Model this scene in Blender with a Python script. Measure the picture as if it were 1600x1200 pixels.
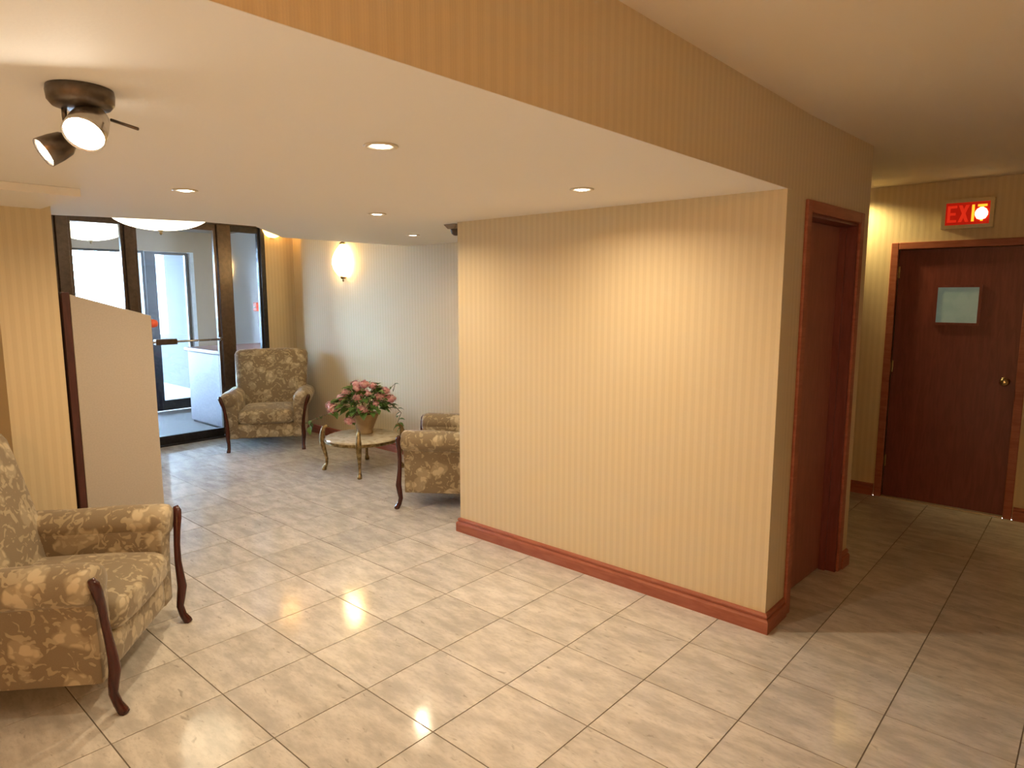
import bpy, bmesh, math, random
from mathutils import Vector, Matrix
random.seed(7)
PI = math.pi
SC = bpy.context.scene
COL = SC.collection
for o in list(bpy.data.objects):
    bpy.data.objects.remove(o)

# ------------------------------------------------------------------ camera
cam_d = bpy.data.cameras.new('camera')
cam = bpy.data.objects.new('camera', cam_d)
COL.objects.link(cam)
cam.location = (0, 0, 1.6)
cam.rotation_euler = Vector((-0.65877, 0.74053, -0.13280)).to_track_quat('-Z', 'Y').to_euler()
cam_d.sensor_fit = 'HORIZONTAL'
cam_d.sensor_width = 36
cam_d.lens = 1046.5 * 36 / 1600
cam_d.clip_start = 0.05
SC.camera = cam

# ------------------------------------------------------------------ world, exposure
wd = bpy.data.worlds.new('overcast_sky')
SC.world = wd
wd.use_nodes = True
bg = wd.node_tree.nodes['Background']
bg.inputs['Color'].default_value = (0.62, 0.79, 1.06, 1)
bg.inputs['Strength'].default_value = 88.0
vs = SC.view_settings
vs.view_transform = 'Standard'
vs.look = 'None'
vs.exposure = 0.07
vs.gamma = 1.0
vs.use_curve_mapping = False

WARM = (1.0, 0.775, 0.50)
P_DOWN, P_SPOT, P_HALL, P_REAR_FILL = 8.7, 235, 56, 66
L_BOWL, L_SCONCE = 4.5, 28.0

# ------------------------------------------------------------------ key measures (metres)
HS, HC, HE = 2.058, 2.412, 2.45          # lobby soffit, hall ceiling, entrance ceiling
XB = -1.103                              # face of the bulkhead
YP = 3.053                               # face of the long partition
XPL = -3.185                             # left end of the partition
YL = 4.22                                # back wall of the seating corner
XG = -7.40                               # inner glass line
XO = -9.60                               # outer glass line
YE = 5.832                               # end wall of the hall

# ------------------------------------------------------------------ materials
MATS = {}
def mat(name, col=(0.8, 0.8, 0.8), rough=0.6, metal=0.0, spec=0.5, emit=None, estr=0.0, coat=0.0):
    m = bpy.data.materials.new(name)
    m.use_nodes = True
    b = m.node_tree.nodes['Principled BSDF']
    b.inputs['Base Color'].default_value = (*col, 1)
    b.inputs['Roughness'].default_value = rough
    b.inputs['Metallic'].default_value = metal
    b.inputs['Specular IOR Level'].default_value = spec
    b.inputs['Coat Weight'].default_value = coat
    if emit:
        b.inputs['Emission Color'].default_value = (*emit, 1)
        b.inputs['Emission Strength'].default_value = estr
    MATS[name] = m
    return m

class NT:
    def __init__(s, m):
        s.t = m.node_tree
        s.b = s.t.nodes['Principled BSDF']
    def n(s, kind, **kw):
        nd = s.t.nodes.new(kind)
        for k, v in kw.items():
            if k in nd.inputs.keys():
                nd.inputs[k].default_value = v
            else:
                setattr(nd, k, v)
        return nd
    def l(s, a, b):
        s.t.links.new(a, b)
    def math(s, op, a, b=0.5, c=None):
        nd = s.t.nodes.new('ShaderNodeMath')
        nd.operation = op
        for i, v in enumerate((a, b, c)):
            if v is None:
                continue
            if isinstance(v, (int, float)):
                nd.inputs[i].default_value = v
            else:
                s.l(v, nd.inputs[i])
        return nd.outputs[0]
    def mix(s, fac, a, b):
        nd = s.t.nodes.new('ShaderNodeMix')
        nd.data_type = 'RGBA'
        if isinstance(fac, (int, float)):
            nd.inputs[0].default_value = fac
        else:
            s.l(fac, nd.inputs[0])
        for sock, v in ((nd.inputs[6], a), (nd.inputs[7], b)):
            if isinstance(v, tuple):
                sock.default_value = (*v, 1)
            else:
                s.l(v, sock)
        return nd.outputs[2]
    def ramp(s, fac, p0, p1):
        nd = s.t.nodes.new('ShaderNodeMapRange')
        nd.interpolation_type = 'SMOOTHSTEP'
        nd.inputs['From Min'].default_value = p0
        nd.inputs['From Max'].default_value = p1
        s.l(fac, nd.inputs['Value'])
        return nd.outputs[0]
    def coord(s):
        return s.t.nodes.new('ShaderNodeTexCoord').outputs['Object']
    def bump(s, h, strength, dist=0.01):
        nd = s.n('ShaderNodeBump')
        nd.inputs['Strength'].default_value = strength
        nd.inputs['Distance'].default_value = dist
        s.l(h, nd.inputs['Height'])
        s.l(nd.outputs[0], s.b.inputs['Normal'])

def wallpaper(name, axis, pitch=0.042):
    m = mat(name, rough=0.62, spec=0.25)
    t = NT(m)
    sep = t.n('ShaderNodeSeparateXYZ')
    t.l(t.coord(), sep.inputs[0])
    c = sep.outputs[axis]
    ph = t.math('FRACT', t.math('DIVIDE', c, pitch))
    tri = t.math('ABSOLUTE', t.math('SUBTRACT', ph, 0.5))
    s1 = t.ramp(tri, 0.20, 0.27)
    ph2 = t.math('FRACT', t.math('DIVIDE', c, pitch / 6))
    s2 = t.ramp(t.math('ABSOLUTE', t.math('SUBTRACT', ph2, 0.5)), 0.15, 0.4)
    nz = t.n('ShaderNodeTexNoise', Scale=260.0)
    t.l(t.coord(), nz.inputs['Vector'])
    a = t.mix(s1, (0.72, 0.60, 0.385), (0.675, 0.557, 0.35))
    b = t.mix(t.math('MULTIPLY', s2, 0.14), a, (0.50, 0.39, 0.28))
    d = t.mix(t.math('MULTIPLY', nz.outputs[0], 0.22), b, (0.58, 0.48, 0.34))
    t.l(d, t.b.inputs['Base Color'])
    t.bump(t.math('ADD', s1, nz.outputs[0]), 0.12, 0.002)
    return m
wallpaper('paper_x', 0)
wallpaper('paper_y', 1)

def plaster(name, col):
    m = mat(name, col, 0.75, spec=0.2)
    t = NT(m)
    nz = t.n('ShaderNodeTexNoise', Scale=90.0, Detail=4.0)
    t.l(t.coord(), nz.inputs['Vector'])
    t.bump(nz.outputs[0], 0.08, 0.004)
    return m
plaster('ceiling_paint', (0.87, 0.83, 0.77))
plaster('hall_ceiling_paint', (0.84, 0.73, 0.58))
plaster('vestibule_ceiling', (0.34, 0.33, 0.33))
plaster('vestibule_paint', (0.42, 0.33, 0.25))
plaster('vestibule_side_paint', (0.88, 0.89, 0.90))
plaster('exterior_concrete_shade', (0.028, 0.028, 0.029))  # shade is put into this dark colour; the concrete itself is pale
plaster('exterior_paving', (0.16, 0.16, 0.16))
mat('grout', (0.17, 0.145, 0.115), 0.8)

def tile_material():
    m = mat('stone_tile', rough=0.1, spec=0.45)
    t = NT(m)
    info = t.n('ShaderNodeObjectInfo')
    geo = t.n('ShaderNodeNewGeometry')
    off = t.n('ShaderNodeVectorMath', operation='SCALE')
    t.l(info.outputs['Location'], off.inputs[0])
    off.inputs['Scale'].default_value = 0.37
    add = t.n('ShaderNodeVectorMath', operation='ADD')
    t.l(geo.outputs['Position'], add.inputs[0])
    t.l(off.outputs[0], add.inputs[1])
    mp = t.n('ShaderNodeMapping')
    mp.inputs['Scale'].default_value = (1.0, 2.6, 1)
    mp.inputs['Rotation'].default_value = (0, 0, 0.25)
    t.l(add.outputs[0], mp.inputs[0])
    cloud = t.n('ShaderNodeTexNoise', Scale=5.0, Detail=6.0, Roughness=0.6)
    t.l(mp.outputs[0], cloud.inputs['Vector'])
    fine = t.n('ShaderNodeTexNoise', Scale=26.0, Detail=5.0, Roughness=0.65)
    t.l(mp.outputs[0], fine.inputs['Vector'])
    spk = t.n('ShaderNodeTexNoise', Scale=15.0, Detail=3.0, Roughness=0.5, Distortion=0.6)
    t.l(mp.outputs[0], spk.inputs['Vector'])
    a = t.mix(t.ramp(cloud.outputs[0], 0.32, 0.68), (0.47, 0.445, 0.41), (0.67, 0.635, 0.585))
    b = t.mix(t.math('MULTIPLY', t.ramp(fine.outputs[0], 0.45, 0.72), 0.45), a, (0.40, 0.375, 0.34))
    c = t.mix(t.math('MULTIPLY', t.ramp(spk.outputs[0], 0.64, 0.75), 0.6), b, (0.27, 0.25, 0.22))
    hs = t.n('ShaderNodeHueSaturation')
    t.l(t.math('MULTIPLY_ADD', info.outputs['Random'], 0.16, 0.92), hs.inputs['Value'])
    t.l(c, hs.inputs['Color'])
    t.l(hs.outputs[0], t.b.inputs['Base Color'])
    t.l(t.math('MULTIPLY_ADD', fine.outputs[0], 0.10, 0.055), t.b.inputs['Roughness'])
    wob = t.n('ShaderNodeTexNoise', Scale=7.0)
    t.l(geo.outputs['Position'], wob.inputs['Vector'])
    t.bump(wob.outputs[0], 0.05, 0.01)
    return m
tile_material()

def wood(name, c0, c1, rough=0.35, scale=(14, 14, 1.6)):
    m = mat(name, rough=rough, spec=0.5)
    t = NT(m)
    mp = t.n('ShaderNodeMapping')
    mp.inputs['Scale'].default_value = scale
    t.l(t.coord(), mp.inputs[0])
    nz = t.n('ShaderNodeTexNoise', Scale=2.5, Detail=6.0, Distortion=1.2)
    t.l(mp.outputs[0], nz.inputs['Vector'])
    t.l(t.mix(t.ramp(nz.outputs[0], 0.3, 0.7), c0, c1), t.b.inputs['Base Color'])
    return m
wood('mahogany_trim', (0.30, 0.085, 0.045), (0.38, 0.125, 0.07), 0.42, (2, 2, 14))
wood('door_veneer', (0.15, 0.034, 0.028), (0.20, 0.05, 0.04), 0.38)
wood('side_door_veneer', (0.26, 0.085, 0.055), (0.33, 0.115, 0.075), 0.4)
wood('chair_wood', (0.038, 0.008, 0.006), (0.075, 0.016, 0.012), 0.22)
wood('dark_edge', (0.055, 0.016, 0.012), (0.09, 0.026, 0.02), 0.4)
wood('ledge_wood', (0.13, 0.06, 0.05), (0.18, 0.085, 0.07), 0.35)

def damask():
    m = mat('damask_fabric', rough=0.55, spec=0.25)
    t = NT(m)
    t.b.inputs['Sheen Weight'].default_value = 0.25
    co = t.coord()
    wz = t.n('ShaderNodeTexNoise', Scale=9.0, Detail=2.0)
    t.l(co, wz.inputs['Vector'])
    sub = t.n('ShaderNodeVectorMath', operation='SUBTRACT')
    t.l(wz.outputs['Color'], sub.inputs[0])
    sub.inputs[1].default_value = (0.5, 0.5, 0.5)
    sc = t.n('ShaderNodeVectorMath', operation='SCALE')
    t.l(sub.outputs[0], sc.inputs[0])
    sc.inputs['Scale'].default_value = 0.10
    ad = t.n('ShaderNodeVectorMath', operation='ADD')
    t.l(co, ad.inputs[0])
    t.l(sc.outputs[0], ad.inputs[1])
    v = t.n('ShaderNodeTexVoronoi', Scale=7.5)
    t.l(ad.outputs[0], v.inputs['Vector'])
    petals = t.n('ShaderNodeTexVoronoi', Scale=22.0)
    t.l(ad.outputs[0], petals.inputs['Vector'])
    big = t.math('SUBTRACT', 1.0, t.ramp(v.outputs['Distance'], 0.36, 0.46))
    pet = t.math('SUBTRACT', 1.0, t.ramp(petals.outputs['Distance'], 0.40, 0.55))
    leafn = t.n('ShaderNodeTexNoise', Scale=21.0, Detail=1.0, Distortion=1.4)
    t.l(co, leafn.inputs['Vector'])
    leaf = t.ramp(leafn.outputs[0], 0.56, 0.60)
    msk = t.math('MAXIMUM', t.math('MULTIPLY', big, t.math('MULTIPLY_ADD', pet, 0.6, 0.4)), t.math('MULTIPLY', leaf, 0.65))
    weave = t.n('ShaderNodeTexNoise', Scale=320.0)
    t.l(co, weave.inputs['Vector'])
    g = t.mix(weave.outputs[0], (0.215, 0.165, 0.105), (0.27, 0.21, 0.135))
    p = t.mix(v.outputs['Distance'], (0.58, 0.495, 0.35), (0.45, 0.365, 0.22))
    t.l(t.mix(msk, g, p), t.b.inputs['Base Color'])
    t.l(t.math('MULTIPLY_ADD', msk, -0.16, 0.62), t.b.inputs['Roughness'])
    t.bump(t.math('MULTIPLY_ADD', weave.outputs[0], 0.3, msk), 0.2, 0.003)
    return m
damask()

def marble():
    m = mat('cream_marble', rough=0.12, spec=0.5)
    t = NT(m)
    nz = t.n('ShaderNodeTexNoise', Scale=7.0, Detail=8.0, Distortion=2.2)
    t.l(t.coord(), nz.inputs['Vector'])
    t.l(t.mix(t.ramp(nz.outputs[0], 0.4, 0.7), (0.74, 0.68, 0.54), (0.55, 0.47, 0.34)), t.b.inputs['Base Color'])
marble()

def mottled(name, c0, c1, scale, rough, metal=0.0):
    m = mat(name, rough=rough, metal=metal)
    t = NT(m)
    nz = t.n('ShaderNodeTexNoise', Scale=scale, Detail=4.0)
    t.l(t.coord(), nz.inputs['Vector'])
    t.l(t.mix(t.ramp(nz.outputs[0], 0.35, 0.65), c0, c1), t.b.inputs['Base Color'])
    return m
mottled('antique_brass', (0.17, 0.12, 0.055), (0.40, 0.30, 0.14), 30, 0.35, 0.85)
mottled('pot_glaze', (0.36, 0.25, 0.13), (0.46, 0.33, 0.18), 14, 0.5)
mottled('leaf_green', (0.045, 0.11, 0.022), (0.13, 0.24, 0.05), 18, 0.45)
mottled('bloom_pink', (0.70, 0.30, 0.32), (0.84, 0.52, 0.51), 40, 0.6)
mottled('stem_brown', (0.08, 0.06, 0.03), (0.12, 0.09, 0.04), 40, 0.7)
mottled('soil', (0.05, 0.035, 0.02), (0.09, 0.06, 0.04), 60, 0.95)
mottled('podium_laminate', (0.47, 0.43, 0.375), (0.50, 0.455, 0.40), 120, 0.55)
mottled('entry_mat', (0.19, 0.18, 0.185), (0.25, 0.235, 0.24), 200, 0.9)
mottled('bronze_frame', (0.075, 0.045, 0.026), (0.10, 0.062, 0.036), 30, 0.35, 0.3)
mottled('dark_frame', (0.022, 0.022, 0.026), (0.035, 0.034, 0.038), 30, 0.4, 0.3)
mottled('pale_jamb', (0.72, 0.78, 0.80), (0.80, 0.84, 0.86), 20, 0.5)
mottled('cabinet_enamel', (0.17, 0.145, 0.185), (0.20, 0.17, 0.215), 40, 0.45)
mottled('bronze_lamp', (0.12, 0.095, 0.075), (0.17, 0.14, 0.115), 30, 0.3, 0.8)
mottled('brushed_nickel', (0.55, 0.53, 0.50), (0.66, 0.64, 0.61), 60, 0.25, 1.0)
mottled('sign_housing', (0.66, 0.57, 0.36), (0.70, 0.61, 0.40), 40, 0.5)
mottled('trim_white', (0.72, 0.66, 0.54), (0.78, 0.72, 0.60), 30, 0.4)
mottled('camera_plastic', (0.06, 0.045, 0.04), (0.09, 0.065, 0.055), 30, 0.35)
mottled('camera_mount', (0.28, 0.22, 0.16), (0.33, 0.26, 0.19), 30, 0.5)
mottled('knob_brass', (0.60, 0.50, 0.30), (0.72, 0.62, 0.40), 30, 0.2, 1.0)
mottled('threshold_metal', (0.50, 0.42, 0.30), (0.58, 0.50, 0.36), 60, 0.35, 0.6)
mottled('red_plastic', (0.70, 0.10, 0.05), (0.80, 0.14, 0.07), 30, 0.4)
mat('bulb_white', (1, 1, 1), 0.4, emit=(1.0, 0.90, 0.78), estr=25.0)
mat('spot_bulb', (1, 1, 1), 0.4, emit=(1.0, 0.90, 0.74), estr=150.0)
mat('bowl_glass', (0.9, 0.85, 0.75), 0.35, emit=(1.0, 0.86, 0.60), estr=L_BOWL)
mat('sconce_glass', (0.9, 0.85, 0.7), 0.35, emit=(1.0, 0.72, 0.34), estr=L_SCONCE)
mat('half_bowl_glass', (0.9, 0.8, 0.6), 0.35, emit=(1.0, 0.50, 0.12), estr=9.0)
mat('sign_red', (0.5, 0.01, 0.005), 0.35, emit=(1.0, 0.015, 0.004), estr=0.24)
mat('sign_letter', (0.7, 0.05, 0.02), 0.35, emit=(1.0, 0.03, 0.01), estr=0.5)
mat('sign_letter_lit', (0.9, 0.4, 0.05), 0.35, emit=(1.0, 0.36, 0.02), estr=1.6)
mat('sign_lamp', (1, 0.9, 0.6), 0.35, emit=(1.0, 0.80, 0.32), estr=9.0)
mat('flush_glass', (0.9, 0.85, 0.7), 0.35, emit=(1.0, 0.78, 0.36), estr=3.0)

mat('rear_fill_glass', (0.9, 0.85, 0.7), 0.35, emit=(1.0, 0.50, 0.20), estr=3.0)
def glass(name, tint, refl_rough=0.0, base=0.06):
    m = bpy.data.materials.new(name)
    m.use_nodes = True
    nt = m.node_tree
    nt.nodes.clear()
    out = nt.nodes.new('ShaderNodeOutputMaterial')
    tr = nt.nodes.new('ShaderNodeBsdfTransparent')
    tr.inputs[0].default_value = (*tint, 1)
    gl = nt.nodes.new('ShaderNodeBsdfGlossy')
    gl.inputs['Roughness'].default_value = refl_rough
    fr = nt.nodes.new('ShaderNodeFresnel')
    fr.inputs[0].default_value = 1.5
    mx = nt.nodes.new('ShaderNodeMixShader')
    nt.links.new(fr.outputs[0], mx.inputs[0])
    nt.links.new(tr.outputs[0], mx.inputs[1])
    nt.links.new(gl.outputs[0], mx.inputs[2])
    nt.links.new(mx.outputs[0], out.inputs[0])
    MATS[name] = m
glass('clear_glass', (0.90, 0.94, 0.95))
mottled('wired_glass_glow', (0.30, 0.40, 0.38), (0.36, 0.46, 0.44), 12, 0.15)
MATS['wired_glass_glow'].node_tree.nodes['Principled BSDF'].inputs['Emission Color'].default_value = (0.42, 0.72, 0.62, 1)
MATS['wired_glass_glow'].node_tree.nodes['Principled BSDF'].inputs['Emission Strength'].default_value = 0.10  # glow stands in for stairwell light behind the pane

# ------------------------------------------------------------------ mesh helpers
class MB:
    def __init__(s):
        s.v, s.f = [], []
    def add(s, vs_, fs):
        o = len(s.v)
        s.v += [tuple(p) for p in vs_]
        s.f += [tuple(i + o for i in f) for f in fs]
        return s
    def box(s, a, b):
        x0, y0, z0 = a
        x1, y1, z1 = b
        return s.add([(x0, y0, z0), (x1, y0, z0), (x1, y1, z0), (x0, y1, z0), (x0, y0, z1), (x1, y0, z1), (x1, y1, z1), (x0, y1, z1)],
                     [(3, 2, 1, 0), (4, 5, 6, 7), (0, 1, 5, 4), (1, 2, 6, 5), (2, 3, 7, 6), (3, 0, 4, 7)])
    def prism(s, poly, z0, z1, axis=2):
        def P(p, z):
            return (p[0], p[1], z) if axis == 2 else ((z, p[0], p[1]) if axis == 0 else (p[0], z, p[1]))
        n = len(poly)
        vs_ = [P(p, z0) for p in poly] + [P(p, z1) for p in poly]
        fs = [tuple(range(n))[::-1], tuple(range(n, 2 * n))] + [(i, (i + 1) % n, n + (i + 1) % n, n + i) for i in range(n)]
        return s.add(vs_, fs)
    def lathe(s, prof, n=24, c=(0, 0, 0), cap=True):
        vs_, fs = [], []
        for r, z in prof:
            for k in range(n):
                a = 2 * PI * k / n
                vs_.append((c[0] + r * math.cos(a), c[1] + r * math.sin(a), c[2] + z))
        for i in range(len(prof) - 1):
            for k in range(n):
                fs.append((i * n + k, i * n + (k + 1) % n, (i + 1) * n + (k + 1) % n, (i + 1) * n + k))
        if cap:
            fs.append(tuple(range(n))[::-1])
            fs.append(tuple(range((len(prof) - 1) * n, len(prof) * n)))
        return s.add(vs_, fs)
    def tube(s, pts, rad, n=10, squash=None):
        pts = [Vector(p) for p in pts]
        if isinstance(rad, (int, float)):
            rad = [rad] * len(pts)
        vs_, fs = [], []
        up = Vector((0, 0, 1))
        prev = None
        for i, p in enumerate(pts):
            d = (pts[min(i + 1, len(pts) - 1)] - pts[max(i - 1, 0)]).normalized()
            if prev is None:
                a = d.cross(up if abs(d.z) < 0.9 else Vector((0, 1, 0))).normalized()
            else:
                a = (prev - d * prev.dot(d)).normalized()
            prev = a
            b = d.cross(a)
            for k in range(n):
                t = 2 * PI * k / n
                q = p + a * (rad[i] * math.cos(t)) + b * (rad[i] * math.sin(t) * (squash or 1))
                vs_.append(tuple(q))
        for i in range(len(pts) - 1):
            for k in range(n):
                fs.append((i * n + k, i * n + (k + 1) % n, (i + 1) * n + (k + 1) % n, (i + 1) * n + k))
        fs.append(tuple(range(n))[::-1])
        fs.append(tuple(range((len(pts) - 1) * n, len(pts) * n)))
        return s.add(vs_, fs)
    def build(s, name, m, parent=None, smooth=False, bevel=0.0, seg=2, deform=None):
        me = bpy.data.meshes.new(name)
        me.from_pydata(s.v, [], s.f)
        bm = bmesh.new()
        bm.from_mesh(me)
        bmesh.ops.recalc_face_normals(bm, faces=bm.faces)
        if bevel:
            ed = [e for e in bm.edges if e.is_manifold and e.calc_face_angle(0) > 0.5]
            bmesh.ops.bevel(bm, geom=ed, offset=bevel, segments=seg, profile=0.5, affect='EDGES', clamp_overlap=True)
        if deform:
            for v in bm.verts:
                v.co = deform(v.co)
        if smooth:
            for f in bm.faces:
                f.smooth = True
        bm.to_mesh(me)
        bm.free()
        if smooth == 'auto':
            try:
                me.set_sharp_from_angle(angle=math.radians(38))
            except Exception:
                pass
        me.materials.append(MATS[m])
        o = bpy.data.objects.new(name, me)
        COL.objects.link(o)
        if parent:
            o.parent = parent
        return o

def tag(o, label, cat, group=None, kind=None):
    o['label'] = label
    o['category'] = cat
    if group:
        o['group'] = group
    if kind:
        o['kind'] = kind
    return o
def empty(name, loc=(0, 0, 0), rz=0.0):
    o = bpy.data.objects.new(name, None)
    COL.objects.link(o)
    o.location = loc
    o.rotation_euler = (0, 0, rz)
    o.empty_display_size = 0.1
    return o
def box(name, a, b, m, parent=None, bevel=0.0, **kw):
    return MB().box(a, b).build(name, m, parent, bevel=bevel, **kw)
def struct(o, label, cat):
    return tag(o, label, cat, kind='structure')
def copy_tree(o, parent=None):
    c = o.copy()
    COL.objects.link(c)
    if parent:
        c.parent = parent
    for ch in list(o.children):
        copy_tree(ch, c)
    return c
def lamp(name, kind, loc, power, col, parent=None, target=None, **kw):
    d = bpy.data.lights.new(name, kind)
    d.energy = power
    d.color = col
    for k, v in kw.items():
        setattr(d, k, v)
    o = bpy.data.objects.new(name, d)
    COL.objects.link(o)
    o.location = loc
    if target:
        o.rotation_euler = (Vector(target) - Vector(loc)).to_track_quat('-Z', 'Y').to_euler()
    if parent:
        o.parent = parent
    return o

# ------------------------------------------------------------------ floor: bed and tiles
fl = struct(box('floor', (XG + 0.02, -3.2, -0.12), (1.2, YE, -0.0025), 'grout'), 'polished stone tile floor of the lobby and hall', 'floor')
PT, GAP = 0.4065, 0.0042
X0, Y0 = -1.732, 1.915
def tile_mesh(w, h):
    mb = MB()
    b = 0.0006
    x, y = w / 2, h / 2
    mb.add([(-x, -y, -0.0024), (x, -y, -0.0024), (x, y, -0.0024), (-x, y, -0.0024), (-x, -y, -0.0006), (x, -y, -0.0006), (x, y, -0.0006), (-x, y, -0.0006),
            (-x + b, -y + b, 0), (x - b, -y + b, 0), (x - b, y - b, 0), (-x + b, y - b, 0)],
           [(3, 2, 1, 0), (8, 9, 10, 11)] + [(i, (i + 1) % 4, 4 + (i + 1) % 4, 4 + i) for i in range(4)] + [(4 + i, 4 + (i + 1) % 4, 8 + (i + 1) % 4, 8 + i) for i in range(4)])
    return mb
CF = Vector((-0.65877, 0.74053, -0.13280))
CR = Vector((0.7471, 0.6646, 0)).normalized()
CU = CR.cross(CF)
def pix(p):
    d = Vector(p) - Vector((0, 0, 1.6))
    z = d.dot(CF)
    if z < 0.1:
        return None
    return (800 + 1046.5 * d.dot(CR) / z, 600 - 1046.5 * d.dot(CU) / z, z)
cells = []
for i in range(-15, 8):
    for j in range(-13, 10):
        xa, xb = X0 + i * PT, X0 + (i + 1) * PT
        ya, yb = Y0 + j * PT, Y0 + (j + 1) * PT
        xa, xb = max(xa, XG + 0.03), min(xb, 1.2)
        ya, yb = max(ya, -3.2), min(yb, YE)
        if xb - xa < 0.03 or yb - ya < 0.03:
            continue
        if xa > XPL + 0.1 and xb < XB - 0.1 and ya > YP + 0.1 and yb < 4.15:
            continue
        q = pix(((xa + xb) / 2, (ya + yb) / 2, 0))
        vis = q is not None and -120 < q[0] < 1720 and -100 < q[1] < 1330
        cells.append((not vis, q[2] if q else 99, xa, xb, ya, yb))
cells.sort()
meshes = {}
rest = MB()
for n_, (hid, z_, xa, xb, ya, yb) in enumerate(cells):
    w, h = round(xb - xa - GAP, 4), round(yb - ya - GAP, 4)
    c = ((xa + xb) / 2, (ya + yb) / 2, 0)
    if hid or n_ >= 298:
        t = tile_mesh(w, h)
        rest.add([(v[0] + c[0], v[1] + c[1], v[2]) for v in t.v], t.f)
        continue
    if (w, h) not in meshes:
        o = tile_mesh(w, h).build('tile', 'stone_tile', fl)
        meshes[(w, h)] = o.data
    else:
        o = bpy.data.objects.new('tile', meshes[(w, h)])
        COL.objects.link(o)
        o.parent = fl
    o.location = c
r_ = rest.build('tile_field', 'stone_tile', fl)
r_['kind'] = 'stuff'

# ------------------------------------------------------------------ walls and ceilings
struct(box('wall_partition', (XPL, YP, 0), (XB, YP + 0.1, HS), 'paper_x'), 'long cream striped wallpaper partition above the red-brown skirting', 'wall')
struct(box('wall_partition_end', (XPL, YP + 0.1, 0), (XPL + 0.1, YL, HS), 'paper_y'), 'short return of the partition beside the seating corner', 'wall')
struct(box('wall_bulkhead', (XB - 0.1, -3.2, HS + 0.001), (XB, YP + 0.1, HC), 'paper_y'), 'brown-lit wallpapered bulkhead between the low and high ceilings', 'wall')
# hall side wall with the recessed door, angled a little from the strip
KY, FY, KX, FX = 3.285, 4.20, XB, -1.060
def hx(y):
    return KX + (FX - KX) * max(0.0, (y - KY)) / (FY - KY)
DY0, DY1, DZ = 3.335, 4.035, 1.985
def hseg(y0, y1, z0, z1, d=0.14):
    return MB().prism([(hx(y0) - d, y0), (hx(y0), y0), (hx(y1), y1), (hx(y1) - d, y1)], z0, z1)
struct(MB().box((XB - 0.1, YP + 0.1, 0), (XB, KY, HC)).build('wall_strip', 'paper_y'), 'narrow shaded wallpaper strip between partition corner and side door', 'wall')
wh = hseg(KY, DY0, 0, HC)
for a in (hseg(DY1, FY, 0, HC), hseg(DY0, DY1, DZ, HC)):
    wh.add(a.v, a.f)
struct(wh.build('wall_hall_side', 'paper_y'), 'dim wallpapered hall wall around the narrow brown door', 'wall')
struct(box('wall_hall_branch', (XPL + 0.1, FY, 0), (FX - 0.14, FY + 0.1, HC), 'paper_x'), 'side wall of the hall branch round the corner', 'wall')
struct(box('wall_back', (-6.98, YL, 0), (XPL + 0.1, YL + 0.08, HE), 'paper_x'), 'pale daylit back wall behind the flower table', 'wall')
struct(box('wall_niche_back', (XG - 0.05, 4.36, 0), (-6.90, 4.44, HE), 'paper_x'), 'golden shaded wall in the recess behind the far armchair', 'wall')
struct(box('wall_niche_return', (-6.98, YL + 0.08, 0), (-6.90, 4.36, HE), 'paper_y'), 'return of the back wall into the recess', 'wall')
struct(box('wall_entrance_stub', (XG - 0.1, 4.00, 0), (XG, 4.36, HE), 'paper_y'), 'golden wall stub at the right end of the glass entrance', 'wall')
# end wall with an opening for the exit door
EX0, EX1, EZ = -1.245, -0.455, 1.935
we = MB().box((XPL + 0.1, YE, 0), (EX0, YE + 0.12, HC)).box((EX1, YE, 0), (1.2, YE + 0.12, HC)).box((EX0, YE, EZ), (EX1, YE + 0.12, HC))
struct(we.build('wall_end', 'paper_x'), 'yellow-lit wallpaper end wall around the exit door', 'wall')
struct(box('wall_right', (1.2, -3.2, 0), (1.3, YE + 0.12, HC), 'paper_y'), 'hall wall to the right of the camera', 'wall')
struct(box('wall_rear', (-4.75, -3.3, 0), (1.3, -3.2, HC), 'paper_x'), 'wall behind the camera', 'wall')
struct(box('wall_branch_end', (XPL, YL + 0.08, 0), (XPL + 0.1, YE + 0.12, HC), 'paper_y'), 'far end wall of the hall branch', 'wall')
struct(box('wall_left', (-4.78, -3.2, 0), (-4.68, 0.95, HE), 'paper_y'), 'shaded wallpaper wall behind the column', 'wall')
struct(box('wall_entrance_left', (XG - 0.1, 0.95, 0), (-4.68, 1.03, HE), 'paper_x'), 'left side wall of the entrance bay', 'wall')
colm = MB().box((-4.36, 0.79, 0), (-4.045, 1.043, HS)).build('wall_column', 'paper_y')
struct(colm, 'striped wallpaper column beside the grey podium', 'column')
# lobby soffit with an irregular front edge, column beam, other ceilings
sof = MB().prism([(XB - 0.1, -3.2), (XB - 0.1, YP + 0.1), (XPL + 0.1, YP + 0.1), (XPL + 0.1, YL), (-5.10, YL), (-5.10, 2.92), (-4.62, 2.50), (-4.40, 2.32), (-4.38, 1.98), (-4.52, 1.56), (-4.68, 1.15), (-4.68, -3.2)], HS, HE)
sof.box((XB - 0.1, -3.2, HS), (XB - 0.0005, YP + 0.05, HS + 0.0008))
struct(sof.build('ceiling_lobby', 'ceiling_paint'), 'low cream lobby ceiling with recessed lights', 'ceiling')
struct(box('ceiling_beam', (-4.68, -1.6, HS - 0.035), (-3.42, 1.0, HS - 0.001), 'ceiling_paint'), 'shallow dropped beam over the column', 'beam')
struct(box('ceiling_entrance', (XG - 0.1, 0.95, HE), (-4.3, 4.45, HE + 0.08), 'ceiling_paint'), 'higher ceiling over the entrance bay', 'ceiling')
struct(box('ceiling_hall', (XB - 0.1, -3.3, HC), (1.3, YP + 0.1, HC + 0.1), 'hall_ceiling_paint'), 'high dim beige ceiling over the hall', 'ceiling')
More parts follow.
